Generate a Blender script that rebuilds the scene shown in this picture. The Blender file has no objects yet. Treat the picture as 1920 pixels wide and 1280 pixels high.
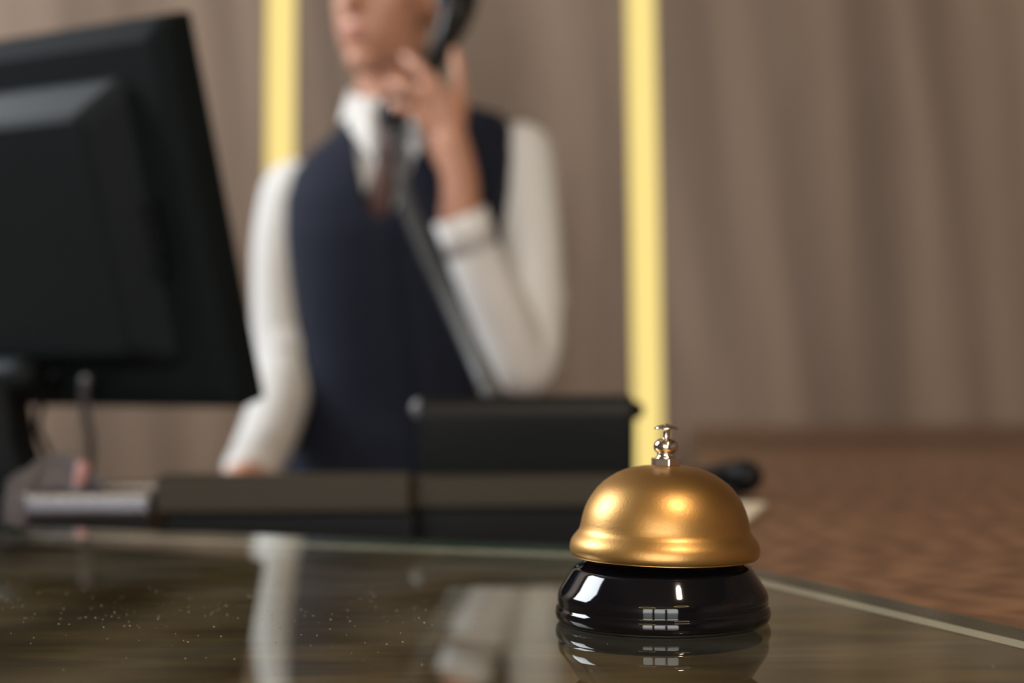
import bpy, bmesh, math, random
from mathutils import Vector, Matrix
random.seed(7)
S = bpy.context.scene
COL = S.collection

# ------------------------------------------------------------------ camera
FPX = 2900.0                                   # focal length in pixels of the 1920 px frame
CAM = Vector((0, 0, 1.105))
PITCH = math.atan(50/FPX)
ROLL = -0.006
RC = Matrix.Rotation(math.pi/2 + PITCH, 3, 'X') @ Matrix.Rotation(ROLL, 3, 'Z')
cd = bpy.data.cameras.new('camera'); cam = bpy.data.objects.new('camera', cd); COL.objects.link(cam)
cam.matrix_world = Matrix.Translation(CAM) @ RC.to_4x4()
cd.sensor_width = 36; cd.lens = FPX/1920*36; cd.clip_start = 0.02
cd.dof.use_dof = True; cd.dof.focus_distance = 0.60; cd.dof.aperture_fstop = 4.9
S.camera = cam
# ------------------------------------------------------------------ world, exposure, daylight
S.view_settings.view_transform = 'Standard'; S.view_settings.look = 'None'
S.view_settings.gamma = 1; S.view_settings.use_curve_mapping = False
S.view_settings.exposure = 0.14
w = bpy.data.worlds.new('world'); S.world = w; w.use_nodes = True
w.node_tree.nodes['Background'].inputs[0].default_value = (0.80, 0.90, 1.0, 1)
w.node_tree.nodes['Background'].inputs[1].default_value = 1.2

def area_light(name, loc, target, sx, sy, energy, color):
    l = bpy.data.lights.new(name, 'AREA'); l.shape = 'RECTANGLE'; l.size = sx; l.size_y = sy
    l.energy = energy; l.color = color
    o = bpy.data.objects.new(name, l); COL.objects.link(o); o.location = loc
    o.rotation_euler = (Vector(target)-Vector(loc)).to_track_quat('-Z', 'Y').to_euler()
    return o
XL, XR, YB, YF, ZC = -3.0, 3.4, -5.5, 2.98, 3.7        # room: left, right, behind the camera, back wall, ceiling
area_light('daylight_side', (XL+0.10, 1.9, 2.75), (XL+1.1, 1.9, 2.4), 1.5, 1.5, 108, (0.90, 0.95, 1.0))     # daylight in the window of the left wall
for k, xc in enumerate((-2.3, -0.85, 0.6)):              # daylight in the windows behind the camera
    area_light('daylight_rear', (xc, YB+0.10, 1.9), (xc, YB+1.1, 1.9), 1.2, 2.6, 54, (1.0, 0.99, 0.97))

# ------------------------------------------------------------------ helpers
def P(px, py, D):
    """world point seen at (px, py) of the 1920x1280 frame at distance D along +Y"""
    d = RC @ Vector(((px-960)/FPX, (640-py)/FPX, -1))
    return CAM + d*(D/d.y)

def tag(o, label=None, cat=None, group=None, kind=None):
    if label: o['label'] = label
    if cat: o['category'] = cat
    if group: o['group'] = group
    if kind: o['kind'] = kind
    return o
def empty(name, loc, label=None, cat=None, group=None):
    o = bpy.data.objects.new(name, None); COL.objects.link(o); o.location = loc; o.empty_display_size = 0.05
    bpy.context.view_layer.update()
    return tag(o, label, cat, group)
def obj(name, bm, mats, parent=None, smooth=False, bevel=0, seg=2, recalc=True):
    if recalc: bmesh.ops.recalc_face_normals(bm, faces=bm.faces[:])
    me = bpy.data.meshes.new(name); bm.to_mesh(me); bm.free()
    if not isinstance(mats, (list, tuple)): mats = [mats]
    for m in mats: me.materials.append(m)
    if smooth:
        me.polygons.foreach_set('use_smooth', [True]*len(me.polygons))
    o = bpy.data.objects.new(name, me); COL.objects.link(o)
    if bevel:
        b = o.modifiers.new('bevel', 'BEVEL'); b.width = bevel; b.segments = seg; b.limit_method = 'ANGLE'; b.angle_limit = 0.6
        b.harden_normals = False
    if parent is not None:
        o.parent = parent
        o.matrix_parent_inverse = parent.matrix_basis.inverted() if parent.parent is None else parent.matrix_world.inverted()
    return o
def box(bm, lo, hi, M=None):
    vs = [Vector((x, y, z)) for z in (lo[2], hi[2]) for y in (lo[1], hi[1]) for x in (lo[0], hi[0])]
    if M is not None: vs = [M @ v for v in vs]
    v = [bm.verts.new(p) for p in vs]
    for f in ((0,2,3,1),(4,5,7,6),(0,1,5,4),(2,6,7,3),(0,4,6,2),(1,3,7,5)): bm.faces.new([v[i] for i in f])
    return bm
def boxbm(lo, hi, M=None): return box(bmesh.new(), lo, hi, M)
def prism(bm, poly, z0, z1):
    a = [bm.verts.new((x, y, z0)) for x, y in poly]; b = [bm.verts.new((x, y, z1)) for x, y in poly]
    n = len(poly); bm.faces.new(a[::-1]); bm.faces.new(b)
    for i in range(n): bm.faces.new([a[i], a[(i+1) % n], b[(i+1) % n], b[i]])
    return bm
def lathe(bm, prof, n=64, M=None, closed=False):
    rings = []
    for r, z in prof:
        if r < 1e-6:
            p = Vector((0, 0, z)); rings.append([bm.verts.new(M @ p if M else p)])
        else:
            ring = []
            for i in range(n):
                a = 2*math.pi*i/n; p = Vector((r*math.cos(a), r*math.sin(a), z))
                ring.append(bm.verts.new(M @ p if M else p))
            rings.append(ring)
    for a, b in zip(rings, rings[1:]):
        for i in range(n):
            j = (i+1) % n
            f = [a[i], a[j], b[j], b[i]] if len(a) > 1 and len(b) > 1 else ([a[0], b[j], b[i]] if len(a) == 1 else [a[i], a[j], b[0]])
            bm.faces.new(f)
    return bm
def smooth_path(pts, per=6):
    """Catmull-Rom through (Vector, radius) pairs"""
    out = []
    n = len(pts)
    if n < 3:
        (a, ra), (b, rb) = pts[0], pts[-1]
        return [(a.lerp(b, t/per), ra+(rb-ra)*t/per) for t in range(per+1)]
    for i in range(n-1):
        p0, p1, p2, p3 = pts[max(i-1, 0)], pts[i], pts[i+1], pts[min(i+2, n-1)]
        for k in range(per):
            t = k/per; t2 = t*t; t3 = t2*t
            f = lambda a, b, c, d: 0.5*((2*b)+(c-a)*t+(2*a-5*b+4*c-d)*t2+(3*b-a-3*c+d)*t3)
            out.append((f(p0[0], p1[0], p2[0], p3[0]), f(p0[1], p1[1], p2[1], p3[1])))
    out.append(pts[-1]); return out
def tube(bm, pts, n=14, per=6, caps=True, smooth=True):
    path = smooth_path([(Vector(p), r) for p, r in pts], per) if smooth else [(Vector(p), r) for p, r in pts]
    if caps:                                            # rounded ends
        (a, ra), (b, rb) = path[0], path[1]; d = (a-b).normalized()
        head = [(a+d*ra*math.sin(t), max(ra*math.cos(t), ra*0.05)) for t in (1.5, 1.1, 0.6)]
        (a, ra), (b, rb) = path[-1], path[-2]; d = (a-b).normalized()
        tail = [(a+d*ra*math.sin(t), max(ra*math.cos(t), ra*0.05)) for t in (0.6, 1.1, 1.5)]
        path = head+path+tail
    rings = []; prev = None
    for i, (p, r) in enumerate(path):
        t = (path[min(i+1, len(path)-1)][0]-path[max(i-1, 0)][0]).normalized()
        if prev is None:
            up = Vector((0, 0, 1)) if abs(t.z) < 0.9 else Vector((0, 1, 0)); u = t.cross(up).normalized()
        else:
            u = (prev-t*prev.dot(t)).normalized()
        prev = u; v = t.cross(u)
        rings.append([bm.verts.new(p+u*r*math.cos(2*math.pi*k/n)+v*r*math.sin(2*math.pi*k/n)) for k in range(n)])
    for a, b in zip(rings, rings[1:]):
        for k in range(n): bm.faces.new([a[k], a[(k+1) % n], b[(k+1) % n], b[k]])
    bm.faces.new(rings[0][::-1]); bm.faces.new(rings[-1])
    return bm
def ellipsoid(bm, c, r, M=None, u=20, v=14):
    rings = []
    for j in range(v+1):
        th = math.pi*j/v; ring = []
        if j in (0, v):
            p = Vector((c[0], c[1], c[2]+r[2]*math.cos(th))); ring = [bm.verts.new(M @ p if M else p)]
        else:
            for i in range(u):
                a = 2*math.pi*i/u
                p = Vector((c[0]+r[0]*math.sin(th)*math.cos(a), c[1]+r[1]*math.sin(th)*math.sin(a), c[2]+r[2]*math.cos(th)))
                ring.append(bm.verts.new(M @ p if M else p))
        rings.append(ring)
    for a, b in zip(rings, rings[1:]):
        for i in range(u):
            j = (i+1) % u
            if len(a) == 1: bm.faces.new([a[0], b[i], b[j]])
            elif len(b) == 1: bm.faces.new([a[i], b[0], a[j]])
            else: bm.faces.new([a[i], b[i], b[j], a[j]])
    return bm
def loft(bm, rings, caps=True):
    R = [[bm.verts.new(p) for p in ring] for ring in rings]; n = len(R[0])
    for a, b in zip(R, R[1:]):
        for i in range(n): bm.faces.new([a[i], a[(i+1) % n], b[(i+1) % n], b[i]])
    if caps: bm.faces.new(R[0][::-1]); bm.faces.new(R[-1])
    return bm
def remesh(o, voxel, it=6, fac=0.5):
    r = o.modifiers.new('remesh', 'REMESH'); r.mode = 'VOXEL'; r.voxel_size = voxel; r.use_smooth_shade = True
    s = o.modifiers.new('smooth', 'SMOOTH'); s.iterations = it; s.factor = fac
    return o
def copy_obj(o, parent=None):
    c = o.copy(); COL.objects.link(c)
    if parent is not None: c.parent = parent
    return c

# ------------------------------------------------------------------ materials
MATS = {}
def mat(name, color, rough=0.5, metal=0.0, var=0.06, scale=30, spec=0.5, coat=0, bump=0.0, bscale=200, sheen=0, coat_rough=0.05):
    m = bpy.data.materials.new(name); m.use_nodes = True; nt = m.node_tree; b = nt.nodes['Principled BSDF']
    tc = nt.nodes.new('ShaderNodeTexCoord'); nz = nt.nodes.new('ShaderNodeTexNoise')
    nz.inputs['Scale'].default_value = scale; nz.inputs['Detail'].default_value = 4
    nt.links.new(tc.outputs['Object'], nz.inputs['Vector'])
    mx = nt.nodes.new('ShaderNodeMix'); mx.data_type = 'RGBA'
    mx.inputs[6].default_value = tuple(c*(1-var) for c in color)+(1,); mx.inputs[7].default_value = tuple(min(c*(1+var), 1) for c in color)+(1,)
    nt.links.new(nz.outputs['Fac'], mx.inputs[0]); nt.links.new(mx.outputs[2], b.inputs['Base Color'])
    b.inputs['Roughness'].default_value = rough; b.inputs['Metallic'].default_value = metal
    b.inputs['Specular IOR Level'].default_value = spec; b.inputs['Coat Weight'].default_value = coat
    b.inputs['Coat Roughness'].default_value = coat_rough
    if sheen: b.inputs['Sheen Weight'].default_value = sheen
    if bump:
        n2 = nt.nodes.new('ShaderNodeTexNoise'); n2.inputs['Scale'].default_value = bscale
        nt.links.new(tc.outputs['Object'], n2.inputs['Vector'])
        bp = nt.nodes.new('ShaderNodeBump'); bp.inputs['Strength'].default_value = bump; bp.inputs['Distance'].default_value = 0.001
        nt.links.new(n2.outputs['Fac'], bp.inputs['Height']); nt.links.new(bp.outputs['Normal'], b.inputs['Normal'])
    MATS[name] = m; return m
def wood(name, cols, stretch, rough, wave_scale=3.0, dist=6.0, coat=0.0, rings=False, wmix=0.35, lean=0.0):
    m = bpy.data.materials.new(name); m.use_nodes = True; nt = m.node_tree; b = nt.nodes['Principled BSDF']
    tc = nt.nodes.new('ShaderNodeTexCoord'); mp = nt.nodes.new('ShaderNodeMapping'); mp.inputs['Scale'].default_value = stretch
    m0 = nt.nodes.new('ShaderNodeMapping'); m0.inputs['Rotation'].default_value = (0, lean, 0)
    nt.links.new(tc.outputs['Object'], m0.inputs['Vector']); nt.links.new(m0.outputs['Vector'], mp.inputs['Vector'])
    n1 = nt.nodes.new('ShaderNodeTexNoise'); n1.inputs['Scale'].default_value = 1.0; n1.inputs['Detail'].default_value = 6; n1.inputs['Roughness'].default_value = 0.6
    n1.inputs['Distortion'].default_value = 0.6
    nt.links.new(mp.outputs['Vector'], n1.inputs['Vector'])
    wv = nt.nodes.new('ShaderNodeTexWave'); wv.wave_type = 'RINGS' if rings else 'BANDS'; wv.bands_direction = 'X'
    wv.inputs['Scale'].default_value = wave_scale; wv.inputs['Distortion'].default_value = dist; wv.inputs['Detail'].default_value = 3; wv.inputs['Detail Scale'].default_value = 0.8
    nt.links.new(mp.outputs['Vector'], wv.inputs['Vector'])
    mix = nt.nodes.new('ShaderNodeMix'); mix.data_type = 'FLOAT'; mix.inputs[0].default_value = wmix
    nt.links.new(n1.outputs['Fac'], mix.inputs[2]); nt.links.new(wv.outputs['Fac'], mix.inputs[3])
    rp = nt.nodes.new('ShaderNodeValToRGB')
    for i, (p, c) in enumerate(cols):
        e = rp.color_ramp.elements[i] if i < 2 else rp.color_ramp.elements.new(p)
        e.position = p; e.color = c+(1,)
    nt.links.new(mix.outputs[0], rp.inputs[0]); nt.links.new(rp.outputs[0], b.inputs['Base Color'])
    b.inputs['Roughness'].default_value = rough; b.inputs['Coat Weight'].default_value = coat; b.inputs['Coat Roughness'].default_value = 0.12
    bp = nt.nodes.new('ShaderNodeBump'); bp.inputs['Strength'].default_value = 0.15; bp.inputs['Distance'].default_value = 0.001
    nt.links.new(mix.outputs[0], bp.inputs['Height']); nt.links.new(bp.outputs['Normal'], b.inputs['Normal'])
    MATS[name] = m; return m
def emit(name, color, strength):
    m = bpy.data.materials.new(name); m.use_nodes = True; b = m.node_tree.nodes['Principled BSDF']
    b.inputs['Base Color'].default_value = (0.03, 0.025, 0.01, 1); b.inputs['Roughness'].default_value = 0.6; b.inputs['Emission Color'].default_value = color+(1,)
    b.inputs['Emission Strength'].default_value = strength
    MATS[name] = m; return m

WALLWOOD = wood('wall_wood', [(0.30, (0.120, 0.078, 0.052)), (0.70, (0.270, 0.186, 0.130)), (0.5, (0.190, 0.128, 0.087))], (5.0, 5.0, 0.60), 0.5, 0.40, 9, wmix=0.14, lean=math.radians(4.5))
TOPWOOD = wood('counter_wood', [(0.2, (0.085, 0.040, 0.020)), (0.8, (0.225, 0.110, 0.055)), (0.5, (0.150, 0.072, 0.036))], (7, 24, 8), 0.42, 1.3, 9, wmix=0.3)
DARKWOOD = wood('dark_counter_wood', [(0.2, (0.085, 0.052, 0.028)), (0.8, (0.340, 0.225, 0.130)), (0.5, (0.200, 0.130, 0.073))], (3, 40, 8), 0.4, 1.0, 6)
mat('plaster', (0.16, 0.13, 0.105), 0.8); mat('ceiling_paint', (0.20, 0.175, 0.15), 0.9); mat('floor_stone', (0.12, 0.10, 0.085), 0.35, var=0.25, scale=3)
mat('white_frame', (0.75, 0.75, 0.74), 0.4)
emit('led', (1.0, 0.765, 0.25), 0.90); emit('ring_glow', (1.0, 0.70, 0.30), 14)
mat('gold', (0.50, 0.275, 0.085), 0.42, 1.0, 0.06, 60, bump=0.05, bscale=900, coat=0.3, coat_rough=0.3)
mat('chrome', (0.78, 0.71, 0.62), 0.10, 1.0, 0.03)
mat('black_enamel', (0.003, 0.003, 0.0045), 0.05, 0, 0.02, spec=0.5)
mat('black_rubber', (0.010, 0.013, 0.012), 0.6)
mat('monitor_plastic', (0.006, 0.009, 0.010), 0.55, var=0.1, spec=0.14); mat('monitor_dark', (0.003, 0.005, 0.006), 0.5, spec=0.25); mat('screen', (0.01, 0.01, 0.012), 0.15)
mat('black_plastic', (0.004, 0.005, 0.006), 0.40, var=0.1, spec=0.22); mat('black_gloss', (0.004, 0.005, 0.006), 0.25, spec=0.3); mat('dark_brown_plastic', (0.030, 0.024, 0.013), 0.5, spec=0.22)
mat('grey_plastic', (0.14, 0.14, 0.15), 0.3); mat('silver', (0.30, 0.30, 0.34), 0.22, 0.9)
mat('grey_paper', (0.13, 0.12, 0.13), 0.8); mat('pink', (0.45, 0.22, 0.21), 0.6); mat('cream_paper', (0.62, 0.52, 0.38), 0.7)
mat('cord', (0.10, 0.105, 0.105), 0.25)
mat('skin', (0.52, 0.255, 0.165), 0.45, var=0.06, scale=40); mat('lip', (0.36, 0.12, 0.10), 0.4); mat('hair', (0.012, 0.009, 0.008), 0.5)
mat('eye_white', (0.75, 0.73, 0.70), 0.2); mat('iris', (0.05, 0.025, 0.012), 0.2)
mat('shirt', (0.74, 0.73, 0.71), 0.8, var=0.04, bump=0.2, bscale=60); mat('vest', (0.0105, 0.0140, 0.028), 0.8, var=0.12, sheen=0.03, spec=0.2)
mat('tie', (0.075, 0.030, 0.022), 0.55, var=0.3, scale=120); mat('trouser', (0.02, 0.024, 0.04), 0.8); mat('shoe', (0.01, 0.009, 0.008), 0.25)
mat('dust', (0.30, 0.27, 0.22), 0.8); mat('button', (0.006, 0.007, 0.012), 0.5, spec=0.2)

def glass_mat():
    m = bpy.data.materials.new('glass_face'); m.use_nodes = True; nt = m.node_tree; nt.nodes.clear()
    out = nt.nodes.new('ShaderNodeOutputMaterial'); tr = nt.nodes.new('ShaderNodeBsdfTransparent'); gl = nt.nodes.new('ShaderNodeBsdfGlossy')
    tr.inputs[0].default_value = (0.92, 0.97, 0.93, 1); gl.inputs['Roughness'].default_value = 0.0; gl.inputs[0].default_value = (0.98, 1.0, 0.97, 1)
    fr = nt.nodes.new('ShaderNodeFresnel'); fr.inputs[0].default_value = 1.52
    mx = nt.nodes.new('ShaderNodeMixShader'); nt.links.new(fr.outputs[0], mx.inputs[0]); nt.links.new(tr.outputs[0], mx.inputs[1]); nt.links.new(gl.outputs[0], mx.inputs[2])
    # a thin film of dust and wiping marks
    tc = nt.nodes.new('ShaderNodeTexCoord'); nz = nt.nodes.new('ShaderNodeTexNoise'); nz.inputs['Scale'].default_value = 9; nz.inputs['Detail'].default_value = 6
    nt.links.new(tc.outputs['Object'], nz.inputs['Vector'])
    mr = nt.nodes.new('ShaderNodeMapRange'); mr.inputs[1].default_value = 0.4; mr.inputs[2].default_value = 0.8; mr.inputs[3].default_value = 0.0; mr.inputs[4].default_value = 0.07
    nt.links.new(nz.outputs['Fac'], mr.inputs[0])
    df = nt.nodes.new('ShaderNodeBsdfDiffuse'); df.inputs[0].default_value = (0.5, 0.5, 0.46, 1)
    m2 = nt.nodes.new('ShaderNodeMixShader'); nt.links.new(mr.outputs[0], m2.inputs[0]); nt.links.new(mx.outputs[0], m2.inputs[1]); nt.links.new(df.outputs[0], m2.inputs[2])
    nt.links.new(m2.outputs[0], out.inputs[0])
    c = bpy.data.materials.new('glass_clear'); c.use_nodes = True; nt = c.node_tree; nt.nodes.clear()
    out = nt.nodes.new('ShaderNodeOutputMaterial'); tr = nt.nodes.new('ShaderNodeBsdfTransparent'); tr.inputs[0].default_value = (0.93, 0.97, 0.94, 1)
    nt.links.new(tr.outputs[0], out.inputs[0])
    return m, c
GLASS, GLASSCLEAR = glass_mat()
mat('glass_edge', (0.07, 0.17, 0.13), 0.3, spec=0.4); mat('glass_ground', (0.95, 0.96, 0.92), 0.5)
def pane_mat():
    m = bpy.data.materials.new('window_pane'); m.use_nodes = True; nt = m.node_tree; nt.nodes.clear()
    out = nt.nodes.new('ShaderNodeOutputMaterial'); tr = nt.nodes.new('ShaderNodeBsdfTransparent'); gl = nt.nodes.new('ShaderNodeBsdfGlossy'); gl.inputs['Roughness'].default_value = 0.02
    mx = nt.nodes.new('ShaderNodeMixShader'); mx.inputs[0].default_value = 0.06
    nt.links.new(tr.outputs[0], mx.inputs[1]); nt.links.new(gl.outputs[0], mx.inputs[2]); nt.links.new(mx.outputs[0], out.inputs[0]); return m
PANE = pane_mat()
M = MATS

# ------------------------------------------------------------------ the room
def struct(name, bm, m, parent=None, bevel=0):
    o = obj(name, bm, m, parent, bevel=bevel)
    if parent is None: o['kind'] = 'structure'
    return o
struct('floor', boxbm((XL, YB, -0.1), (XR, YF+0.1, 0)), M['floor_stone'])
struct('ceiling', boxbm((XL, YB, ZC), (XR, YF+0.1, ZC+0.1)), M['ceiling_paint'])
struct('wall_right', boxbm((XR, YB, 0), (XR+0.1, YF+0.1, ZC)), WALLWOOD)
def wall_with_windows(name, axis, pos, thick, a0, a1, centres, half, z0, z1, m):
    bm = bmesh.new()
    def bx(u0, u1, zz0, zz1):
        if axis == 'x': box(bm, (min(pos, pos+thick), u0, zz0), (max(pos, pos+thick), u1, zz1))
        else: box(bm, (u0, min(pos, pos+thick), zz0), (u1, max(pos, pos+thick), zz1))
    bx(a0, a1, 0, z0); bx(a0, a1, z1, ZC)
    e = a0
    for c in centres: bx(e, c-half, z0, z1); e = c+half
    bx(e, a1, z0, z1)
    return struct(name, bm, m)
wn = 0
def window(axis, pos, c, half, z0, z1):
    global wn; wn += 1
    def bx(bm, u0, u1, zz0, zz1, t):
        if axis == 'x': return box(bm, (pos-t, u0, zz0), (pos+t, u1, zz1))
        return box(bm, (u0, pos-t, zz0), (u1, pos+t, zz1))
    fr = bmesh.new(); fw = 0.05
    bx(fr, c-half, c-half+fw, z0, z1, 0.03); bx(fr, c+half-fw, c+half, z0, z1, 0.03)
    bx(fr, c-half, c+half, z0, z0+fw, 0.03); bx(fr, c-half, c+half, z1-fw, z1, 0.03); bx(fr, c-half, c+half, (z0+z1)/2-0.02, (z0+z1)/2+0.02, 0.025)
    f = struct('window_%d' % wn, fr, M['white_frame'])
    zm = (z0+z1)/2
    obj('pane', bx(bmesh.new(), c-half+fw, c+half-fw, z0+fw, zm-0.02, 0.003), PANE, f)
    obj('pane', bx(bmesh.new(), c-half+fw, c+half-fw, zm+0.02, z1-fw, 0.003), PANE, f)
wall_with_windows('wall_left', 'x', XL, -0.1, YB, YF+0.1, (1.9,), 0.8, 1.9, 3.6, M['plaster'])
window('x', XL-0.05, 1.9, 0.8, 1.9, 3.6)
wall_with_windows('wall_rear', 'y', YB, -0.1, XL-0.1, XR+0.1, (-2.3, -0.85, 0.6), 0.62, 0.55, 3.25, M['plaster'])
for c in (-2.3, -0.85, 0.6): window('y', YB-0.05, c, 0.62, 0.55, 3.25)

# back wall: wood panels with two lit channels between them
def wx(px, py): return P(px, py, YF).x
def wz(py): return P(960, py, YF).z
def line(px_t, py_t, px_b, py_b):                       # straight slot edge on the wall, extended from floor to ceiling
    a, b = P(px_t, py_t, YF), P(px_b, py_b, YF)
    s = (b.x-a.x)/(b.z-a.z)
    return lambda z: a.x+s*(z-a.z)
L1a, L1b = line(499, 0, 498, 320), line(553, 0, 551, 320)
L2a, L2b = line(1175, 0, 1190, 870), line(1228, 0, 1244, 870)
wall = struct('wall_back', boxbm((XL, YF+0.055, 0), (XR, YF+0.12, ZC)), M['plaster'])
def panel(fa, fb):
    bm = bmesh.new(); vs = []
    for y in (YF, YF+0.054):
        for z, f in ((0, fa), (0, fb), (ZC, fb), (ZC, fa)): vs.append(bm.verts.new((f(z), y, z)))
    a, b = vs[:4], vs[4:]
    bm.faces.new(a); bm.faces.new(b[::-1])
    for i in range(4): bm.faces.new([a[i], b[i], b[(i+1) % 4], a[(i+1) % 4]])
    return bm
obj('panel', panel(lambda z: XL+0.001, L1a), WALLWOOD, wall)
obj('panel', panel(L1b, L2a), WALLWOOD, wall)
obj('panel', panel(L2b, lambda z: XR-0.001), WALLWOOD, wall)
for k, (fa, fb, lab) in enumerate(((L1a, L1b, 'glowing yellow LED light strip in the wood wall behind the person\'s shoulder'),
                              (L2a, L2b, 'glowing yellow LED light strip in the wood wall rising behind the bell'))):
    bm = bmesh.new(); vs = []
    e = 0.0008
    for y in (YF+0.006, YF+0.054):
        for z, f, s in ((0.001, fa, e), (0.001, fb, -e), (ZC-0.001, fb, -e), (ZC-0.001, fa, e)): vs.append(bm.verts.new((f(z)+s, y, z)))
    a, b = vs[:4], vs[4:]
    bm.faces.new(a); bm.faces.new(b[::-1])
    for i in range(4): bm.faces.new([a[i], b[i], b[(i+1) % 4], a[(i+1) % 4]])
    tag(obj('light_strip', bm, M['led']), lab, 'light strip', 'yellow light strips in the back wall')

# ring pendants of the lobby, hanging behind the camera
def pendant(loc, R, lab):
    r = empty('ring_pendant', loc, lab, 'pendant lamp', 'ring pendants over the lobby')
    bm = bmesh.new(); n, m_ = 64, 10
    V = [[bm.verts.new(Vector(loc)+Vector(((R+0.022*math.cos(b))*math.cos(a), (R+0.022*math.cos(b))*math.sin(a), 0.022*math.sin(b)))) for b in [2*math.pi*j/m_ for j in range(m_)]] for a in [2*math.pi*i/n for i in range(n)]]
    for i in range(n):
        for j in range(m_): bm.faces.new([V[i][j], V[(i+1) % n][j], V[(i+1) % n][(j+1) % m_], V[i][(j+1) % m_]])
    obj('ring', bm, M['ring_glow'], r, True)
    for k in range(3):
        a = 2*math.pi*k/3; p = Vector(loc)+Vector((R*math.cos(a), R*math.sin(a), 0.02))
        obj('wire', tube(bmesh.new(), [(p, 0.002), (Vector((loc[0], loc[1], ZC)), 0.002)], 6, 2, False), M['black_plastic'], r)
pendant((0.75, -1.6, 2.75), 0.34, 'small glowing ring pendant hanging behind the camera on the right')
pendant((-1.3, -2.6, 2.85), 0.55, 'large glowing ring pendant hanging farthest left in the lobby')
pendant((0.3, -3.8, 2.6), 0.45, 'glowing ring pendant hanging nearest to the rear windows')

# recessed ceiling downlights
def downlight(x, y, e, lab):
    r = empty('downlight', (x, y, ZC), lab, 'ceiling lamp')
    T = Matrix.Translation((x, y, ZC-0.012))
    obj('trim_ring', lathe(bmesh.new(), [(0.10, 0.0), (0.125, 0.0), (0.128, 0.006), (0.125, 0.0118), (0.10, 0.0118), (0.10, 0.0)], 40, T), M['white_frame'], r)
    l = bpy.data.lights.new('downlight_lamp', 'AREA'); l.shape = 'DISK'; l.size = 0.19; l.energy = e; l.color = (1.0, 0.82, 0.60)
    o = bpy.data.objects.new('downlight_lamp', l); COL.objects.link(o); o.location = (x, y, ZC-0.004)
    o.parent = r; o.matrix_parent_inverse = r.matrix_basis.inverted()
downlight(0.72, -1.1, 60, 'recessed downlight in the ceiling behind the camera')

# ------------------------------------------------------------------ counter, glass, desk
ZT = 1.0                                                # top of the glass
HG = 0.007
def on(px, py, z):                                      # point of the plane z seen at that pixel
    d = RC @ Vector(((px-960)/FPX, (640-py)/FPX, -1)); t = (z-CAM.z)/d.z; return CAM+d*t
A = on(0, 984, ZT); C = on(1247, 1027, ZT); B = on(1920, 1178, ZT)
dA = (A-C).normalized(); dB = (B-C).normalized()
A2 = C+dA*1.5; B2 = C+dB*0.62
glass_poly = [(A2.x, A2.y), (A2.x, 0.22), (B2.x, 0.22), (B2.x+0.0, B2.y), (C.x, C.y)]
B2y = C+dB*((C.y-0.22)/abs(dB.y))
glass_poly = [(A2.x, A2.y), (A2.x-0.1, 0.22), (B2y.x, 0.22), (C.x, C.y)]
gl = empty('glass_sheet', (0, 0.6, ZT-HG), 'clear greenish glass sheet on the counter under the bell', 'glass sheet')
def glass_slab():
    bm = bmesh.new(); poly = [Vector((x, y, 0)) for x, y in glass_poly]
    # inset outline for the polished bevel
    cen = sum(poly, Vector())/len(poly); n = len(poly)
    def inset(d):
        out = []
        for i in range(n):
            p0, p1, p2 = poly[i-1], poly[i], poly[(i+1) % n]
            def nrm(a, b):
                t = (b-a).normalized(); q = Vector((-t.y, t.x, 0)); return q if q.dot(cen-a) > 0 else -q
            n1, n2 = nrm(p0, p1), nrm(p1, p2); h = (n1+n2).normalized(); out.append(p1+h*(d/max(h.dot(n1), 0.2)))
        return out
    i2 = inset(0.0008)
    i3 = inset(0.0040)
    lev = [(i2, ZT), (poly, ZT-0.0008), (poly, ZT-HG+0.0022), (i3, ZT-HG)]
    R = [[bm.verts.new((p.x, p.y, z)) for p in pl_] for pl_, z in lev]
    f = bm.faces.new(R[0]); f.material_index = 0
    f = bm.faces.new(R[3][::-1]); f.material_index = 1
    for l, mi in ((0, 2), (1, 2), (2, 3)):
        for i in range(n):
            j = (i+1) % n
            f = bm.faces.new([R[l+1][i], R[l+1][j], R[l][j], R[l][i]]); f.material_index = mi
    return bm
obj('sheet', glass_slab(), [GLASS, GLASSCLEAR, M['glass_edge'], M['glass_ground']], gl)

ZW = ZT-HG-0.0006                                       # top of the wooden counter
counter = empty('reception_counter', (0.4, 1.0, 0), 'brown wooden reception counter carrying the glass sheet and the bell', 'counter')
ins = 0.005
top_poly = [(A2.x, A2.y-ins), (A2.x-0.1, 0.20), (2.6, 0.20), (2.6, YF-0.01), (0.345, YF-0.01), (0.19, 1.6), (0.13, 1.12), (C.x, C.y-ins)]
# dark veneer lies under the glass, reddish timber carries on to the right
k = 0.006
under = [(A2.x, A2.y-ins), (A2.x-0.1, 0.20), (B2y.x, 0.20), (C.x-k*0.2, C.y-ins)]
right = [(B2y.x, 0.20), (2.6, 0.20), (2.6, YF-0.01), (0.345, YF-0.01), (0.19, 1.6), (0.13, 1.12), (C.x-k*0.2, C.y-ins)]
obj('glass_bed', prism(bmesh.new(), under, ZW-0.035, ZW), DARKWOOD, counter)
obj('countertop', prism(bmesh.new(), right, ZW-0.035, ZW), TOPWOOD, counter)
body_poly = [(A2.x+0.05, A2.y-0.04), (A2.x-0.05, 0.26), (2.55, 0.26), (2.55, YF-0.02), (0.385, YF-0.02), (0.235, 1.6), (0.175, 1.1), (C.x+0.02, C.y-0.04)]
obj('body', prism(bmesh.new(), body_poly, 0.0, ZW-0.0352), DARKWOOD, counter)

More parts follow.
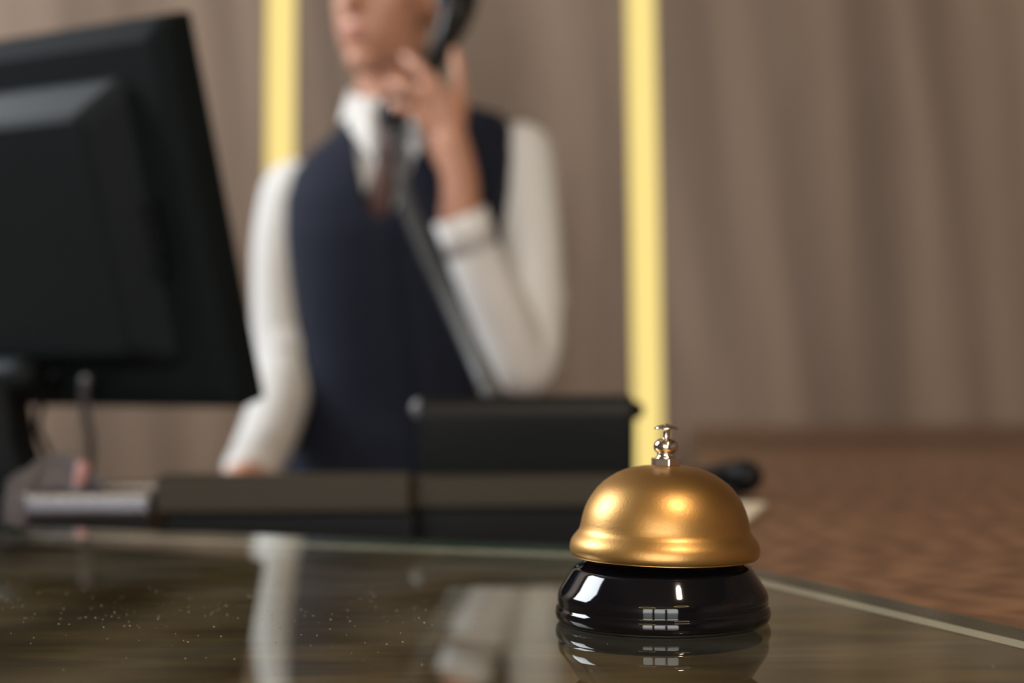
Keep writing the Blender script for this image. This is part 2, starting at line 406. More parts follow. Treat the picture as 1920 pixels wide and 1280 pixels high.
ZD = 0.93                                               # lower desk on the staff side
desk = empty('staff_desk', (-0.4, 1.5, 0), 'lower wooden staff desk behind the counter under the monitor', 'desk')
desk_poly = [(-1.5, 1.42), (-1.5, 2.10), (0.243, 2.10), (0.186, 1.6), (0.125, 1.13), (C.x+0.002, C.y+0.03)]
obj('desktop', prism(bmesh.new(), desk_poly, ZD-0.03, ZD), TOPWOOD, desk)
for x0 in (-1.48, 0.06): obj('side_panel', boxbm((x0, 1.45, 0), (x0+0.03, 2.05, ZD-0.0302)), DARKWOOD, desk)

# ------------------------------------------------------------------ the bell
bc = on(1242.5, 1163, ZT); PX = bc.y/FPX                # metres per pixel at the bell
bell = empty('service_bell', bc, 'gold domed service bell with black base on the glass sheet', 'bell')
T0 = Matrix.Translation(bc)
def pr(l): return [(r*PX, z*PX*1.012) for r, z in l]
base_prof = pr([(0, 4), (190, 4), (196, 5), (199, 9), (200.5, 16), (200, 23), (198, 28), (195.5, 31), (195.5, 34), (196.5, 42), (196, 50), (193, 57), (186, 68), (176, 83), (169, 94), (166, 98), (163, 100.5), (159, 102), (154, 104), (149, 108), (143, 111), (130, 112), (60, 112), (0, 112)])
o = obj('base', lathe(bmesh.new(), base_prof, 128, T0), M['black_enamel'], bell, True)
obj('rubber_foot', lathe(bmesh.new(), pr([(0, 0.3), (188, 0.3), (190, 1.5), (189, 3.9), (0, 3.9)]), 96, T0), M['black_rubber'], bell)
TD = T0 @ Matrix.Translation((0.0003, 0, 0.112*0)) @ Matrix.Rotation(math.radians(1.3), 4, 'Y')
outer = [(172, 119), (175, 122), (177, 127), (177.5, 133), (176.5, 141), (174, 148), (170, 154), (165, 160), (161, 165), (158.5, 171), (157, 179), (154, 193), (150, 206), (144, 219), (136, 232), (127, 244), (116, 254.5), (104, 263), (91, 271), (77, 277), (62, 281.5), (45, 284.5), (26, 286), (0, 286.5)]
inner = [(0, 283), (45, 281), (90, 267), (125, 240), (148, 205), (155, 178), (160, 160), (171, 146), (174, 132), (172, 119)]
obj('dome', lathe(bmesh.new(), pr(inner+outer), 128, TD), M['gold'], bell, True)
obj('post', lathe(bmesh.new(), pr([(0, 110), (10, 110), (10, 284), (0, 284)]), 24, TD), M['chrome'], bell)
# hexagonal nut
bm = bmesh.new(); Rn = 28.5*PX
hexp = [(Rn*math.cos(math.radians(60*i+38)), Rn*math.sin(math.radians(60*i+38))) for i in range(6)]
prism(bm, hexp, 285.5*PX*1.012, 300*PX*1.012); bmesh.ops.transform(bm, matrix=TD, verts=bm.verts[:])
obj('nut', bm, M['chrome'], bell, bevel=0.0004)
obj('finial', lathe(bmesh.new(), pr([(0, 300), (20, 300), (18.5, 302), (16.5, 304), (16.5, 309), (18, 310.5), (20.5, 312.5), (22.5, 316), (23.3, 320.5), (22.8, 325), (20.5, 330), (16.5, 334), (11, 336), (7, 336.4), (0, 336.4)]), 48, TD), M['chrome'], bell, True)
obj('plunger', lathe(bmesh.new(), pr([(0, 336), (6.8, 336.2), (6.3, 338), (6.3, 350), (7.5, 352), (14, 352.8), (22, 353), (23, 354.2), (22, 356.5), (17, 359.2), (10, 361.2), (4, 362), (2.5, 363.2), (0, 363.5)]), 48, TD), M['chrome'], bell, True)

# dust specks on the glass
bm = bmesh.new()
for k in range(230):
    px, py = (random.uniform(0, 900), random.gauss(1150, 32)) if k < 185 else (random.uniform(0, 1900), random.uniform(1090, 1270))
    p = on(px, py, ZT)
    if not (0.3 < p.y < 0.78): continue
    if p.x > C.x+ (C.y-p.y)*0.3: continue
    if (p-bc).length < 0.05: continue
    s = random.uniform(0.00014, 0.00030)
    ellipsoid(bm, (p.x, p.y, ZT+s*0.4), (s*random.uniform(0.8, 1.8), s, s*0.6), None, 6, 4)
tag(obj('dust_specks', bm, M['dust'], None, True), 'fine pale dust specks scattered over the glass sheet', 'dust', kind='stuff')

# ------------------------------------------------------------------ monitor
br = P(453, 770, 1.45)                                  # lower right corner of the casing, seen from behind
ex = Vector((-0.866, 0.5, 0)).normalized()              # along the width, away from the camera
en0 = Vector((-0.5, -0.866, 0)).normalized()            # back of the monitor faces the counter
tl = math.radians(16.5)
eu = (Vector((0, 0, 1))*math.cos(tl)+en0*math.sin(tl)).normalized(); en = (en0*math.cos(tl)-Vector((0, 0, 1))*math.sin(tl)).normalized()
MM = Matrix((( ex.x, eu.x, en.x, br.x), (ex.y, eu.y, en.y, br.y), (ex.z, eu.z, en.z, br.z), (0, 0, 0, 1)))   # local: x width, y up, z out of the back
W_, H_ = 0.54, 0.368
cfoot = br+ex*W_/2+Vector((0, 0, 0))
mon = empty('computer_monitor', (cfoot.x, cfoot.y, ZD), 'black computer monitor seen from behind at the left', 'monitor')
bm = bmesh.new()
def rr(x0, x1, y0, y1, r, z, n=5):
    out = []
    for cx, cy, a0 in ((x1-r, y1-r, 0), (x0+r, y1-r, 90), (x0+r, y0+r, 180), (x1-r, y0+r, 270)):
        for i in range(n+1):
            a = math.radians(a0+90*i/n); out.append(MM @ Vector((cx+r*math.cos(a), cy+r*math.sin(a), z)))
    return out
obj('casing', loft(bmesh.new(), [rr(0, W_, 0, H_, 0.006, -0.036), rr(0, W_, 0, H_, 0.008, -0.010), rr(0.004, W_-0.004, 0.004, H_-0.004, 0.008, 0.0), rr(0.02, W_-0.02, 0.02, H_-0.02, 0.01, 0.004)]), M['monitor_plastic'], mon)
obj('screen', boxbm((0.012, 0.014, -0.0375), (W_-0.012, H_-0.012, -0.0362), MM), M['screen'], mon)
obj('back_housing', loft(bmesh.new(), [rr(0.053, W_-0.053, 0.044, 0.320, 0.014, 0.0035), rr(0.056, W_-0.056, 0.047, 0.316, 0.014, 0.010), rr(0.086, W_-0.086, 0.062, 0.294, 0.014, 0.033), rr(0.093, W_-0.093, 0.068, 0.287, 0.012, 0.036)]), M['monitor_plastic'], mon, bevel=0.002)
obj('port_recess', boxbm((0.044, 0.15, 0.001), (0.058, 0.205, 0.016), MM), M['monitor_dark'], mon, bevel=0.001)
obj('port_lip', boxbm((0.042, 0.138, 0.001), (0.064, 0.146, 0.018), MM), M['monitor_plastic'], mon, bevel=0.002)
obj('hinge', tube(bmesh.new(), [(MM @ Vector((W_/2-0.055, 0.052, 0.056)), 0.018), (MM @ Vector((W_/2+0.055, 0.052, 0.056)), 0.018)], 20, 3), M['monitor_plastic'], mon, True)
# neck widening down to the foot
hc = MM @ Vector((W_/2, 0.052, 0.060)); ft = Vector((hc.x, hc.y+0.06, ZD+0.02))
def rect(c, hx, hy): return [c+ex*sx*hx+en0*sy*hy for sx, sy in ((-1, -1), (1, -1), (1, 1), (-1, 1))]
obj('neck', loft(bmesh.new(), [rect(hc, 0.05, 0.014), rect(hc.lerp(ft, 0.45), 0.052, 0.016), rect(hc.lerp(ft, 0.8), 0.068, 0.020), rect(ft, 0.085, 0.03)]), M['monitor_dark'], mon, bevel=0.004)
TF = Matrix.Translation((ft.x, ft.y, ZD))
obj('foot', lathe(bmesh.new(), [(0, 0.0005), (0.135, 0.0005), (0.138, 0.006), (0.132, 0.016), (0.10, 0.030), (0.05, 0.040), (0, 0.042)], 64, TF), M['monitor_plastic'], mon, True)

def cable(name, pts, r, m, lab):
    o = obj(name, tube(bmesh.new(), [(p, r) for p in pts], 10, 8), m, None, True); return tag(o, lab, 'cable', 'cables hanging behind the monitor')
cable('monitor_cable', [MM @ Vector((0.20, 0.045, 0.030)), P(70, 790, 1.56), P(92, 850, 1.60), P(118, 900, 1.66), P(135, 950, 1.72), Vector((P(135, 950, 1.72).x, 1.76, ZD+0.006))], 0.0035, M['black_plastic'], 'thin black cable sagging from the monitor beside its neck')
cable('monitor_cable', [MM @ Vector((0.16, 0.04, 0.03)), P(160, 770, 1.54), P(170, 830, 1.60), P(165, 900, 1.68), P(160, 960, 1.74), Vector((P(160, 960, 1.74).x, 1.79, ZD+0.007))], 0.0050, M['grey_plastic'], 'thicker grey cable hanging straight down under the monitor')

# ------------------------------------------------------------------ things on the desk
# black tray with a silver rim, papers in it
y0t, y1t = 1.22, 1.33
a0 = P(38, 930, y0t).x; a1 = P(284, 930, y0t).x
zt = P(160, 923, y0t).z
tray = empty('desk_tray', ((a0+a1)/2, (y0t+y1t)/2, ZD), 'black desk tray with a silver rim at the far left below the monitor', 'tray')
bm = bmesh.new()
zb = zt-0.020
box(bm, (a0+0.004, y0t+0.004, ZD), (a1-0.004, y0t+0.010, zb)); box(bm, (a0+0.004, y1t-0.010, ZD), (a1-0.004, y1t-0.004, zb))
box(bm, (a0+0.004, y0t+0.0102, ZD), (a0+0.010, y1t-0.0102, zb)); box(bm, (a1-0.010, y0t+0.0102, ZD), (a1-0.004, y1t-0.0102, zb)); box(bm, (a0+0.0102, y0t+0.0102, ZD), (a1-0.0102, y1t-0.0102, ZD+0.006))
obj('bin', bm, M['black_plastic'], tray)
def rim(bm, x0, x1, yy0, yy1, z0, z1, t):
    box(bm, (x0, yy0, z0), (x1, yy0+t, z1)); box(bm, (x0, yy1-t, z0), (x1, yy1, z1)); box(bm, (x0, yy0+t, z0), (x0+t, yy1-t, z1)); box(bm, (x1-t, yy0+t, z0), (x1, yy1-t, z1)); return bm
obj('rim', rim(bmesh.new(), a0, a1, y0t, y1t, zb+0.0002, zt, 0.012), M['silver'], tray, bevel=0.005, seg=3)
# crumpled grey paper standing in the tray
bm = bmesh.new(); n = 14
c0 = P(118, 912, 1.275)
V = []
for i in range(n):
    row = []
    for j in range(n):
        u, v = i/(n-1)-0.5, j/(n-1)
        hgt = (0.020*math.exp(-((u+0.10)/0.28)**2)+0.006)
        row.append(bm.verts.new((c0.x+u*0.082, c0.y-0.004+0.020*math.sin(5*u+2*v)+random.uniform(-.003, .003), ZD+0.008+v*(c0.z-ZD-0.008+hgt)+random.uniform(-.003, .003))))
    V.append(row)
for i in range(n-1):
    for j in range(n-1): bm.faces.new([V[i][j], V[i+1][j], V[i+1][j+1], V[i][j+1]])
o = obj('crumpled_paper', bm, M['grey_paper'], None, False); s = o.modifiers.new('solid', 'SOLIDIFY'); s.thickness = 0.0012
tag(o, 'crumpled grey paper standing in the silver-rimmed tray', 'paper')
e0 = P(152, 905, 1.262)
er = empty('pencil', (e0.x, e0.y, ZD+0.008), 'stubby pencil with a pinkish end leaning in the tray', 'pencil')
pt = [(Vector((e0.x-0.018, e0.y, ZD+0.010)), 0.0045), (Vector((e0.x-0.002, e0.y, e0.z-0.004)), 0.0045)]
obj('shaft', tube(bmesh.new(), pt, 8, 3), M['grey_plastic'], er, True)
d = (pt[1][0]-pt[0][0]).normalized(); q = pt[1][0]+d*0.0047
obj('eraser', tube(bmesh.new(), [(q, 0.0055), (q+d*0.012, 0.0055)], 12, 3), M['pink'], er, True)

# low black box left of the phone: fascia towards the counter, recessed body below it
xl = P(289, 940, 1.20).x; xr = P(768, 940, 1.20).x
zb1 = P(530, 893, 1.20).z; zb2 = P(530, 962, 1.20).z
bx1 = empty('desk_box', ((xl+xr)/2, 1.25, ZD), 'low black box with a dark brown fascia between the desk tray and the telephone', 'box')
obj('body', boxbm((xl+0.001, 1.225, ZD), (xr+0.003, 1.255, zb2-0.0003)), M['black_plastic'], bx1, bevel=0.003)
obj('fascia', loft(bmesh.new(), [[Vector((x, y, z)) for y, z in ((1.204, zb2), (1.30, zb2), (1.30, zb1-0.010), (1.24, zb1), (1.207, zb1))] for x in (xl, xr)]), M['dark_brown_plastic'], bx1, bevel=0.002)

# desk telephone seen from behind
pl = P(782, 800, 1.30).x; prr = P(1193, 800, 1.30).x
zp0 = P(985, 889, 1.27).z; zp1 = P(985, 742, 1.31).z; zpm = P(985, 952, 1.24).z
ph = empty('desk_telephone', ((pl+prr)/2, 1.25, ZD), 'black desk telephone with an upright panel seen from behind, beside the bell', 'telephone')
obj('base', boxbm((pl-0.004, 1.262, ZD), (prr-0.006, 1.42, zpm-0.0003)), M['black_plastic'], ph, bevel=0.003)
obj('deck', loft(bmesh.new(), [[Vector((x, y, z)) for y, z in ((1.240, zpm), (1.42, zpm), (1.42, zp0-0.012), (1.28, zp0), (1.243, zp0))] for x in (pl, prr)]), M['dark_brown_plastic'], ph, bevel=0.002)
bm = bmesh.new()
prof = [(1.318, zp0-0.0085), (1.312, zp1-0.030), (1.310, zp1-0.016), (1.313, zp1-0.005), (1.322, zp1), (1.335, zp1-0.001), (1.345, zp1-0.008), (1.352, zp0-0.0085)]
loft(bm, [[Vector((x, y, z)) for y, z in prof] for x in (pl, prr)])
up = obj('display_housing', bm, M['black_plastic'], ph, bevel=0.0035, seg=3)
obj('end_cap', tube(bmesh.new(), [(Vector((prr-0.004, 1.326, zp1-0.013)), 0.0105), (Vector((prr+0.0005, 1.326, zp1-0.013)), 0.0085)], 20, 3), M['black_gloss'], up, True)
obj('end_cap', tube(bmesh.new(), [(Vector((pl+0.006, 1.325, zp1-0.0105)), 0.0105), (Vector((pl+0.002, 1.325, zp1-0.0105)), 0.0095)], 20, 3), M['grey_plastic'], up, True)
obj('display', boxbm((pl+0.03, -0.001, -0.022), (prr-0.03, 0.001, 0.022), Matrix.Translation((0, 1.3505, (zp0+zp1)/2)) @ Matrix.Rotation(math.radians(5), 4, 'X')), M['screen'], up)
for i in range(4):
    for j in range(3):
        cx = (pl+prr)/2+(i-1.5)*0.02; cy = 1.370+j*0.012
        obj('key', boxbm((cx-0.007, cy-0.004, zp0-0.012), (cx+0.007, cy+0.004, zp0-0.002)), M['grey_plastic'], ph)

# rounded dark stapler beyond the bell
s0, s1 = P(1315, 905, 1.36), P(1398, 893, 1.30)
st = empty('stapler', ((s0.x+s1.x)/2, 1.33, ZW), 'dark rounded stapler standing on the wood just behind the bell', 'stapler')
obj('arm', tube(bmesh.new(), [(s0, 0.013), (s0.lerp(s1, 0.6), 0.015), (s1, 0.0145)], 20, 5), M['black_plastic'], st, True)
obj('anvil', tube(bmesh.new(), [(Vector((s0.x-0.02, s0.y+0.01, ZW+0.0075)), 0.007), (Vector((s1.x-0.012, s1.y, ZW+0.0075)), 0.007)], 16, 4), M['black_plastic'], st, True)
obj('hinge', tube(bmesh.new(), [(Vector((s0.x-0.015, s0.y+0.008, ZW+0.008)), 0.009), (s0, 0.011)], 14, 4), M['black_gloss'], st, True)
# cream note pad
npd = empty('note_pad', on(1385, 968, ZW), 'cream note pad corner lying on the wood behind the bell', 'note pad')
q = [on(1290, 990, ZW), on(1392, 992, ZW), on(1438, 952, ZW), on(1330, 946, ZW)]
bm = prism(bmesh.new(), [(p.x, p.y) for p in q], ZW+0.0003, ZW+0.004)
obj('sheets', bm, M['cream_paper'], npd); bm = prism(bmesh.new(), [(p.x, p.y) for p in (q[0], q[0].lerp(q[1], 0.2), q[3].lerp(q[2], 0.2), q[3])], ZW+0.0041, ZW+0.0048)
obj('binding', bm, M['grey_paper'], npd)

# ------------------------------------------------------------------ the person
DM = 2.27; SC = DM/FPX
person = empty('person', (P(735, 700, DM).x, DM, 0), 'person in navy vest, white shirt and dark tie holding a telephone handset to the ear', 'person')
rows = [  # py, left px, right px, half depth, tilt, D
    (1060, 530, 925, .112, 0, 2.275), (980, 535, 920, .108, 0, 2.275), (880, 545, 910, .102, 0, 2.275), (760, 566, 898, .098, 0, 2.275), (650, 576, 900, .102, 0, 2.272), (540, 564, 918, .110, .01, 2.27),
    (440, 554, 938, .117, .02, 2.27), (370, 554, 950, .116, .04, 2.272), (315, 566, 954, .106, .08, 2.275), (275, 592, 952, .092, .115, 2.28), (243, 632, 932, .074, .12, 2.285), (218, 662, 872, .062, .10, 2.29), (198, 674, 810, .053, .05, 2.29)]
def torso_rings(off, r=rows, n=48, sq=2.6):
    out = []
    for py, l, rt, hd, t, D in r:
        c = P((l+rt)/2, py, D); hw = (rt-l)/2*SC+off; ring = []
        for i in range(n):
            a = 2*math.pi*i/n; ca, sa = math.cos(a), math.sin(a)
            x = math.copysign(abs(ca)**(2/sq), ca)*hw; y = math.copysign(abs(sa)**(2/sq), sa)*(hd+off)
            ring.append(c+Vector((x, y, x*t)))
        out.append(ring)
    return out
# arms: image-right arm raised, image-left arm reaching to the desk
armR = [((978, 292), 2.275, .050), ((990, 400), 2.255, .048), ((998, 540), 2.225, .047), ((996, 650), 2.195, .045), ((978, 688), 2.175, .043), ((938, 590), 2.145, .042), ((895, 490), 2.12, .039), ((872, 432), 2.108, .036)]
armL = [((552, 362), 2.285, .050), ((533, 460), 2.28, .047), ((530, 590), 2.265, .045), ((534, 690), 2.235, .043), ((518, 770), 2.17, .041), ((492, 840), 2.09, .039), ((467, 884), 2.02, .034)]
def arm_pts(a, dr=0): return [(P(x[0], x[1], D), r+dr) for x, D, r in a]
# --- body: one continuous skin surface
bm = bmesh.new()
loft(bm, torso_rings(-0.016, rows[:-1]))
tube(bm, arm_pts(armR, -0.014)); tube(bm, arm_pts(armL, -0.014))
tube(bm, [(P(748, 250, 2.295), .058), (P(735, 170, 2.285), .052), (P(732, 100, 2.275), .052), (P(733, 20, 2.27), .055)], 18)
HD = Matrix.Translation(P(731, 1, 2.262)) @ Matrix.Rotation(math.radians(-27), 4, 'Z') @ Matrix.Rotation(math.radians(3), 4, 'Y')
E = lambda c, r: ellipsoid(bm, c, r, HD)
E((0, .015, .030), (.075, .093, .088)); E((0, -.028, -.030), (.062, .066, .082)); E((0, -.064, -.098), (.027, .024, .019))
for s in (-1, 1):
    E((s*.038, -.012, -.066), (.022, .046, .030)); E((s*.038, -.050, -.014), (.022, .026, .024)); E((s*.010, -.098, -.030), (.008, .009, .007)); E((s*.075, .012, -.004), (.008, .019, .032))
E((0, -.070, -.064), (.034, .023, .032))
tube(bm, [(HD @ Vector((0, -.084, .016)), .0085), (HD @ Vector((0, -.098, -.008)), .0095), (HD @ Vector((0, -.110, -.026)), .0120)], 12)
E((0, -.074, .028), (.047, .016, .011)); E((0, -.090, -.058), (.019, .007, .0055)); E((0, -.088, -.071), (.017, .0075, .006))
# raised hand (back of the hand to the camera, fingers over the handset)
wr = (P(862, 408, 2.105), .028); w2 = (P(862, 340, 2.100), .026)
palm = P(846, 262, 2.094)
K = {'i': P(862, 196, 2.092), 'm': P(838, 188, 2.083), 'r': P(812, 198, 2.085), 'p': P(792, 218, 2.093)}
for kk in K.values(): tube(bm, [w2, (P(850, 290, 2.097).lerp(kk, 0.25), .0155), (kk, .0125)], 12)
tube(bm, [wr, w2, (palm, .024)], 16)
tube(bm, [(K['i'], .0115), (P(861, 150, 2.094), .0100), (P(858, 120, 2.103), .0092), (P(852, 96, 2.114), .0082)], 12)
tube(bm, [(K['m'], .0118), (P(808, 152, 2.076), .0102), (P(782, 124, 2.084), .0094), (P(760, 106, 2.098), .0084)], 12)
tube(bm, [(K['r'], .0112), (P(778, 172, 2.078), .0100), (P(748, 160, 2.088), .0090), (P(732, 158, 2.102), .0080)], 12)
tube(bm, [(K['p'], .0100), (P(765, 205, 2.088), .0088), (P(742, 196, 2.098), .0080), (P(732, 192, 2.108), .0072)], 12)
tube(bm, [(P(850, 320, 2.10), .017), (P(822, 284, 2.115), .014), (P(804, 245, 2.135), .0115), (P(800, 212, 2.150), .010)], 12)
# hand on the desk
hw_ = P(467, 884, 2.02); hk = Vector((hw_.x+0.0, 1.935, ZD+0.026))
tube(bm, [(P(490, 835, 2.09), .026), (hw_, .024), (hw_.lerp(hk, 0.6), .024)], 14)
for i, (dx, ln, r) in enumerate(((-.030, .055, .0080), (-.010, .072, .0090), (.011, .080, .0092), (.031, .072, .0090))):
    k0 = hk+Vector((dx, 0.004*abs(i-2), 0))
    tube(bm, [(hw_+Vector((dx*0.4, -0.01, -0.004)), .014), (k0, .0120)], 12)
    tube(bm, [(k0, .0115), (k0+Vector((dx*0.15, -ln*0.45, 0.002)), r+.0012), (k0+Vector((dx*0.25, -ln*0.8, -0.010)), r+.0004), (k0+Vector((dx*0.3, -ln, -0.026+r+0.0012)), r)], 12)
tube(bm, [(hw_+Vector((.016, -.01, -.004)), .015), (hk+Vector((.052, .022, -.008)), .0115), (hk+Vector((.066, -.006, -.014)), .0100), (hk+Vector((.068, -.026, -.026+.0098)), .0085)], 12)
# legs inside the trousers
hipc = P(735, 1060, 2.275)
def leg(s, dr=0): return [((hipc.x+s*.085, 2.285, hipc.z+0.05), .085+dr), ((hipc.x+s*.095, 2.285, .72), .080+dr), ((hipc.x+s*.10, 2.28, .48), .058+dr), ((hipc.x+s*.10, 2.30, .30), .054+dr), ((hipc.x+s*.10, 2.31, .10), .045+dr)]
for s in (-1, 1): tube(bm, [(Vector(p), r-0.014) for p, r in leg(s)], 16)
body = remesh(obj('body', bm, M['skin'], person, True), 0.0042, 5, 0.5)
# lips, eyes, hair
bm = bmesh.new(); ellipsoid(bm, (0, -.0905, -.0585), (.0205, .0075, .0042), HD); ellipsoid(bm, (0, -.0895, -.0685), (.0180, .0082, .0052), HD)
obj('lips', bm, M['lip'], person, True)
for s in (-1, 1):
    e = obj('eye', ellipsoid(bmesh.new(), (s*.031, -.0685, .004), (.0135, .0125, .0068), HD), M['eye_white'], person, True)
    obj('iris', ellipsoid(bmesh.new(), (s*.031, -.0795, .004), (.0055, .0022, .0055), HD, 12, 8), M['iris'], e, True)
    obj('eyebrow', tube(bmesh.new(), [(HD @ Vector((s*.012, -.0890, .027)), .0026), (HD @ Vector((s*.030, -.0850, .032)), .0032), (HD @ Vector((s*.046, -.0715, .028)), .0020)], 8), M['hair'], person, True)
bm = bmesh.new(); ellipsoid(bm, (0, .022, .042), (.083, .097, .088), HD, 72, 60)
HL = [(-.10, .078), (-.045, .070), (-.030, .045), (-.018, .020), (-.012, -.018), (.004, -.020), (.012, .012), (.034, .010), (.045, -.040), (.14, -.075)]
def hairline(y):
    for (y0, z0), (y1, z1) in zip(HL, HL[1:]):
        if y0 <= y <= y1: return z0+(z1-z0)*(y-y0)/(y1-y0)
    return HL[0][1] if y < HL[0][0] else HL[-1][1]
for v in list(bm.verts):
    l = HD.inverted() @ v.co
    if l.z < hairline(l.y): bm.verts.remove(v)
for _ in range(6):
    bmesh.ops.smooth_vert(bm, verts=[v for v in bm.verts if v.is_boundary], factor=0.5, use_axis_x=True, use_axis_y=True, use_axis_z=True)
bmesh.ops.delete(bm, geom=[v for v in bm.verts if not v.link_faces], context='VERTS')
o = obj('hair', bm, M['hair'], person, True); s = o.modifiers.new('solid', 'SOLIDIFY'); s.thickness = 0.010; s.offset = -1

# --- shirt
bm = bmesh.new(); loft(bm, torso_rings(0.0)); tube(bm, arm_pts(armR), 20, 6); tube(bm, arm_pts(armL), 20, 6)
# soft folds at the elbows
for p, r in ((P(1010, 640, 2.19), .036), (P(960, 640, 2.15), .036), (P(1012, 560, 2.22), .040), (P(538, 650, 2.24), .040), (P(522, 720, 2.20), .040)): ellipsoid(bm, p, (r, r, r*0.7))
shirt = remesh(obj('shirt', bm, M['shirt'], person, True), 0.006, 6, 0.5)
# open the cuffs: a turned band at each wrist
def cuff(a, b, r):
    d = (b-a).normalized(); bm = bmesh.new(); u = d.cross(Vector((0, 1, 0))).normalized(); v = d.cross(u)
    ring = lambda c, rr_: [c+u*rr_*math.cos(2*math.pi*i/28)+v*rr_*math.sin(2*math.pi*i/28) for i in range(28)]
    loft(bm, [ring(a, r-.004), ring(a, r), ring(a+d*.05, r+.0005), ring(a+d*.05, r-.006), ring(a+d*.03, r-.008)], False)
    return bm
obj('cuff', cuff(P(886, 468, 2.114), P(864, 408, 2.105), .0372), M['shirt'], shirt, True)
obj('cuff', cuff(P(484, 850, 2.068), P(467, 884, 2.02), .0345), M['shirt'], shirt, True)
# collar: stand and two pointed flaps
nc = P(738, 196, 2.285)
bm = bmesh.new(); nn = 40
def cring(z, rx, ry): return [nc+Vector((rx*math.cos(2*math.pi*i/nn), ry*math.sin(2*math.pi*i/nn), z+0.022*math.sin(2*math.pi*i/nn))) for i in range(nn)]
loft(bm, [cring(-.020, .070, .066), cring(.010, .064, .060), cring(.020, .062, .058), cring(.020, .067, .063), cring(-.022, .079, .074)], False)
obj('collar', bm, M['shirt'], shirt, True)
def flap(pts):
    bm = bmesh.new(); vs = [bm.verts.new(P(x, y, D)) for x, y, D in pts]; bm.faces.new(vs)
    bmesh.ops.triangulate(bm, faces=bm.faces[:]); bmesh.ops.subdivide_edges(bm, edges=bm.edges[:], cuts=2, use_grid_fill=True)
    o = obj('collar_flap', bm, M['shirt'], shirt); s = o.modifiers.new('solid', 'SOLIDIFY'); s.thickness = 0.004; return o
flap([(656, 178, 2.235), (690, 196, 2.212), (728, 236, 2.196), (694, 296, 2.148), (655, 240, 2.200)])
flap([(812, 176, 2.235), (780, 196, 2.212), (742, 236, 2.196), (778, 296, 2.148), (818, 236, 2.200)])

# --- vest with a deep V neck
vr = [(1010, 528, 930, .118, 0, 2.275)]+[r for r in rows[1:-1]]
# resample rows for a clean V edge
def resample(r, k=5):
    out = []
    for a, b in zip(r, r[1:]):
        for i in range(k): t = i/k; out.append(tuple(a[j]+(b[j]-a[j])*t for j in range(6)))
    return out+[r[-1]]
rings = torso_rings(0.007, resample(vr), 120)
bm = loft(bmesh.new(), rings, False)
vb, vt = P(712, 414, 2.16), P(735, 190, 2.2)
la, lb = P(694, 396, 2.16), P(648, 190, 2.2); ra, rb = P(742, 396, 2.16), P(824, 190, 2.2)
for p, q in ((la, lb), (ra, rb), (vb, la), (vb, ra)):
    d = q-p; bmesh.ops.bisect_plane(bm, geom=bm.verts[:]+bm.edges[:]+bm.faces[:], plane_co=p, plane_no=Vector((d.z, 0, -d.x)).normalized(), dist=1e-6)
for f in list(bm.faces):
    c = f.calc_center_median()
    if c.y > 2.265: 
        continue
    t = (c.z-vb.z)/(la.z-vb.z) if c.z < la.z else None
    if c.z < vb.z: continue
    if t is not None: xl_, xr_ = vb.x+(la.x-vb.x)*t, vb.x+(ra.x-vb.x)*t
    else:
        u = (c.z-la.z)/(lb.z-la.z); xl_, xr_ = la.x+(lb.x-la.x)*u, ra.x+(rb.x-ra.x)*u
    if xl_ < c.x < xr_: bm.faces.remove(f)
o = obj('vest', bm, M['vest'], person, True); s = o.modifiers.new('solid', 'SOLIDIFY'); s.thickness = 0.005; s.offset = 1
for py in (470, 540, 610, 680, 750, 820):
    p = P(730, py, 2.27); r0 = min(rows, key=lambda r: abs(r[0]-py)); y = r0[5]-r0[3]-0.0135
    obj('button', lathe(bmesh.new(), [(0, 0), (.006, 0), (.006, .002), (.004, .003), (0, .0025)], 16, Matrix.Translation((p.x, y, p.z)) @ Matrix.Rotation(math.pi/2, 4, 'X')), M['button'], o)
# --- tie
bm = bmesh.new()
def tie_ring(px, py, D, hw, hd): c = P(px, py, D); return [c+Vector((x*hw, y*hd, 0)) for x, y in ((-1, 0), (-.5, -1), (.5, -1), (1, 0), (.5, .8), (-.5, .8))]
loft(bm, [tie_ring(733, 228, 2.185, .019, .010), tie_ring(733, 240, 2.180, .021, .013), tie_ring(731, 262, 2.168, .015, .010), tie_ring(729, 268, 2.164, .013, .008), tie_ring(724, 310, 2.156, .017, .006), tie_ring(714, 360, 2.151, .020, .005), tie_ring(708, 400, 2.150, .021, .004), tie_ring(706, 425, 2.160, .020, .003), tie_ring(706, 470, 2.172, .02, .003)])
obj('tie', bm, M['tie'], person, True)
# --- trousers and shoes, hidden behind the desk
bm = bmesh.new()
for s in (-1, 1): tube(bm, [(Vector(p), r) for p, r in leg(s, 0.006)], 18)
ellipsoid(bm, (hipc.x, 2.28, hipc.z+0.02), (.160, .115, .12))
remesh(obj('trousers', bm, M['trouser'], person, True), 0.010, 5)
for s in (-1, 1):
    bm = bmesh.new(); x = hipc.x+s*.10
    ellipsoid(bm, (x, 2.24, .040), (.046, .125, .040)); ellipsoid(bm, (x, 2.31, .055), (.042, .052, .055))
    remesh(obj('shoe', bm, M['shoe'], person, True), 0.007, 4)

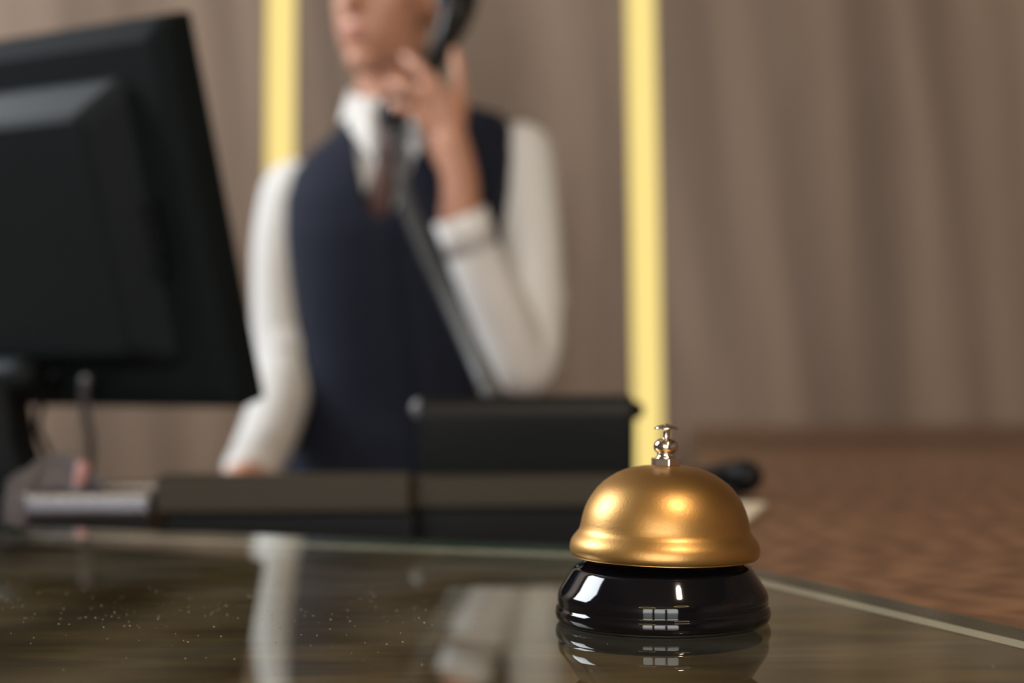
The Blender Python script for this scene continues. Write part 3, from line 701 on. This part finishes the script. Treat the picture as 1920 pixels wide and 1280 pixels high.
# --- telephone handset and its coiled cord
h0, h1 = P(862, -8, 2.150), P(744, 214, 2.122)
hs = empty('telephone_handset', h0.lerp(h1, 0.5), 'black telephone handset held to the ear, its coiled cord running down to the desk', 'handset')
bow = Vector((0.018, -0.012, 0.004))
obj('grip', tube(bmesh.new(), [(h0, .027), (h0.lerp(h1, .2)+bow*.6, .024), (h0.lerp(h1, .5)+bow, .0165), (h0.lerp(h1, .8)+bow*.6, .0175), (h1, .019)], 18), M['black_gloss'], hs, True)
def cup(c, d, r):
    q = d.to_track_quat('Z', 'Y').to_matrix().to_4x4(); return lathe(bmesh.new(), [(0, -.014), (r*.8, -.014), (r, -.006), (r, .010), (r*.85, .016), (0, .014)], 32, Matrix.Translation(c) @ q)
obj('earpiece', cup(h0+Vector((-.010, .012, 0)), Vector((-.8, .5, 0)), .026), M['black_gloss'], hs, True)
obj('mouthpiece', cup(h1+Vector((-.006, .012, .004)), Vector((-.5, .6, .4)), .024), M['black_gloss'], hs, True)
cpath = [h1+Vector((0, 0, -.012)), P(752, 290, 2.10), P(760, 372, 2.075), P(800, 470, 2.02), P(850, 575, 1.93), P(893, 670, 1.75), P(916, 722, 1.55), Vector((P(925, 742, 1.42).x, 1.41, P(925, 750, 1.41).z)), Vector((P(925, 742, 1.42).x, 1.40, zp0+0.012))]
path = smooth_path([(p, 1) for p in cpath], 40)
pp = [p for p, _ in path]; L = [0]
for a, b in zip(pp, pp[1:]): L.append(L[-1]+(b-a).length)
N = 1900; turns = 92; cw = bmesh.new(); pts = []; idx = 0; prev = None
for i in range(N+1):
    s_ = L[-1]*i/N
    while idx < len(L)-2 and L[idx+1] < s_: idx += 1
    t = (s_-L[idx])/max(L[idx+1]-L[idx], 1e-9); c = pp[idx].lerp(pp[idx+1], t); d = (pp[idx+1]-pp[idx]).normalized()
    u = d.cross(Vector((0, 1, 0))) if prev is None else (prev-d*prev.dot(d)); u.normalize(); prev = u; v = d.cross(u)
    a = 2*math.pi*turns*i/N; pts.append((c+u*.0088*math.cos(a)+v*.0088*math.sin(a), .0024))
tube(cw, pts, 6, 1, False, False)
obj('coiled_cord', cw, M['cord'], hs, True)
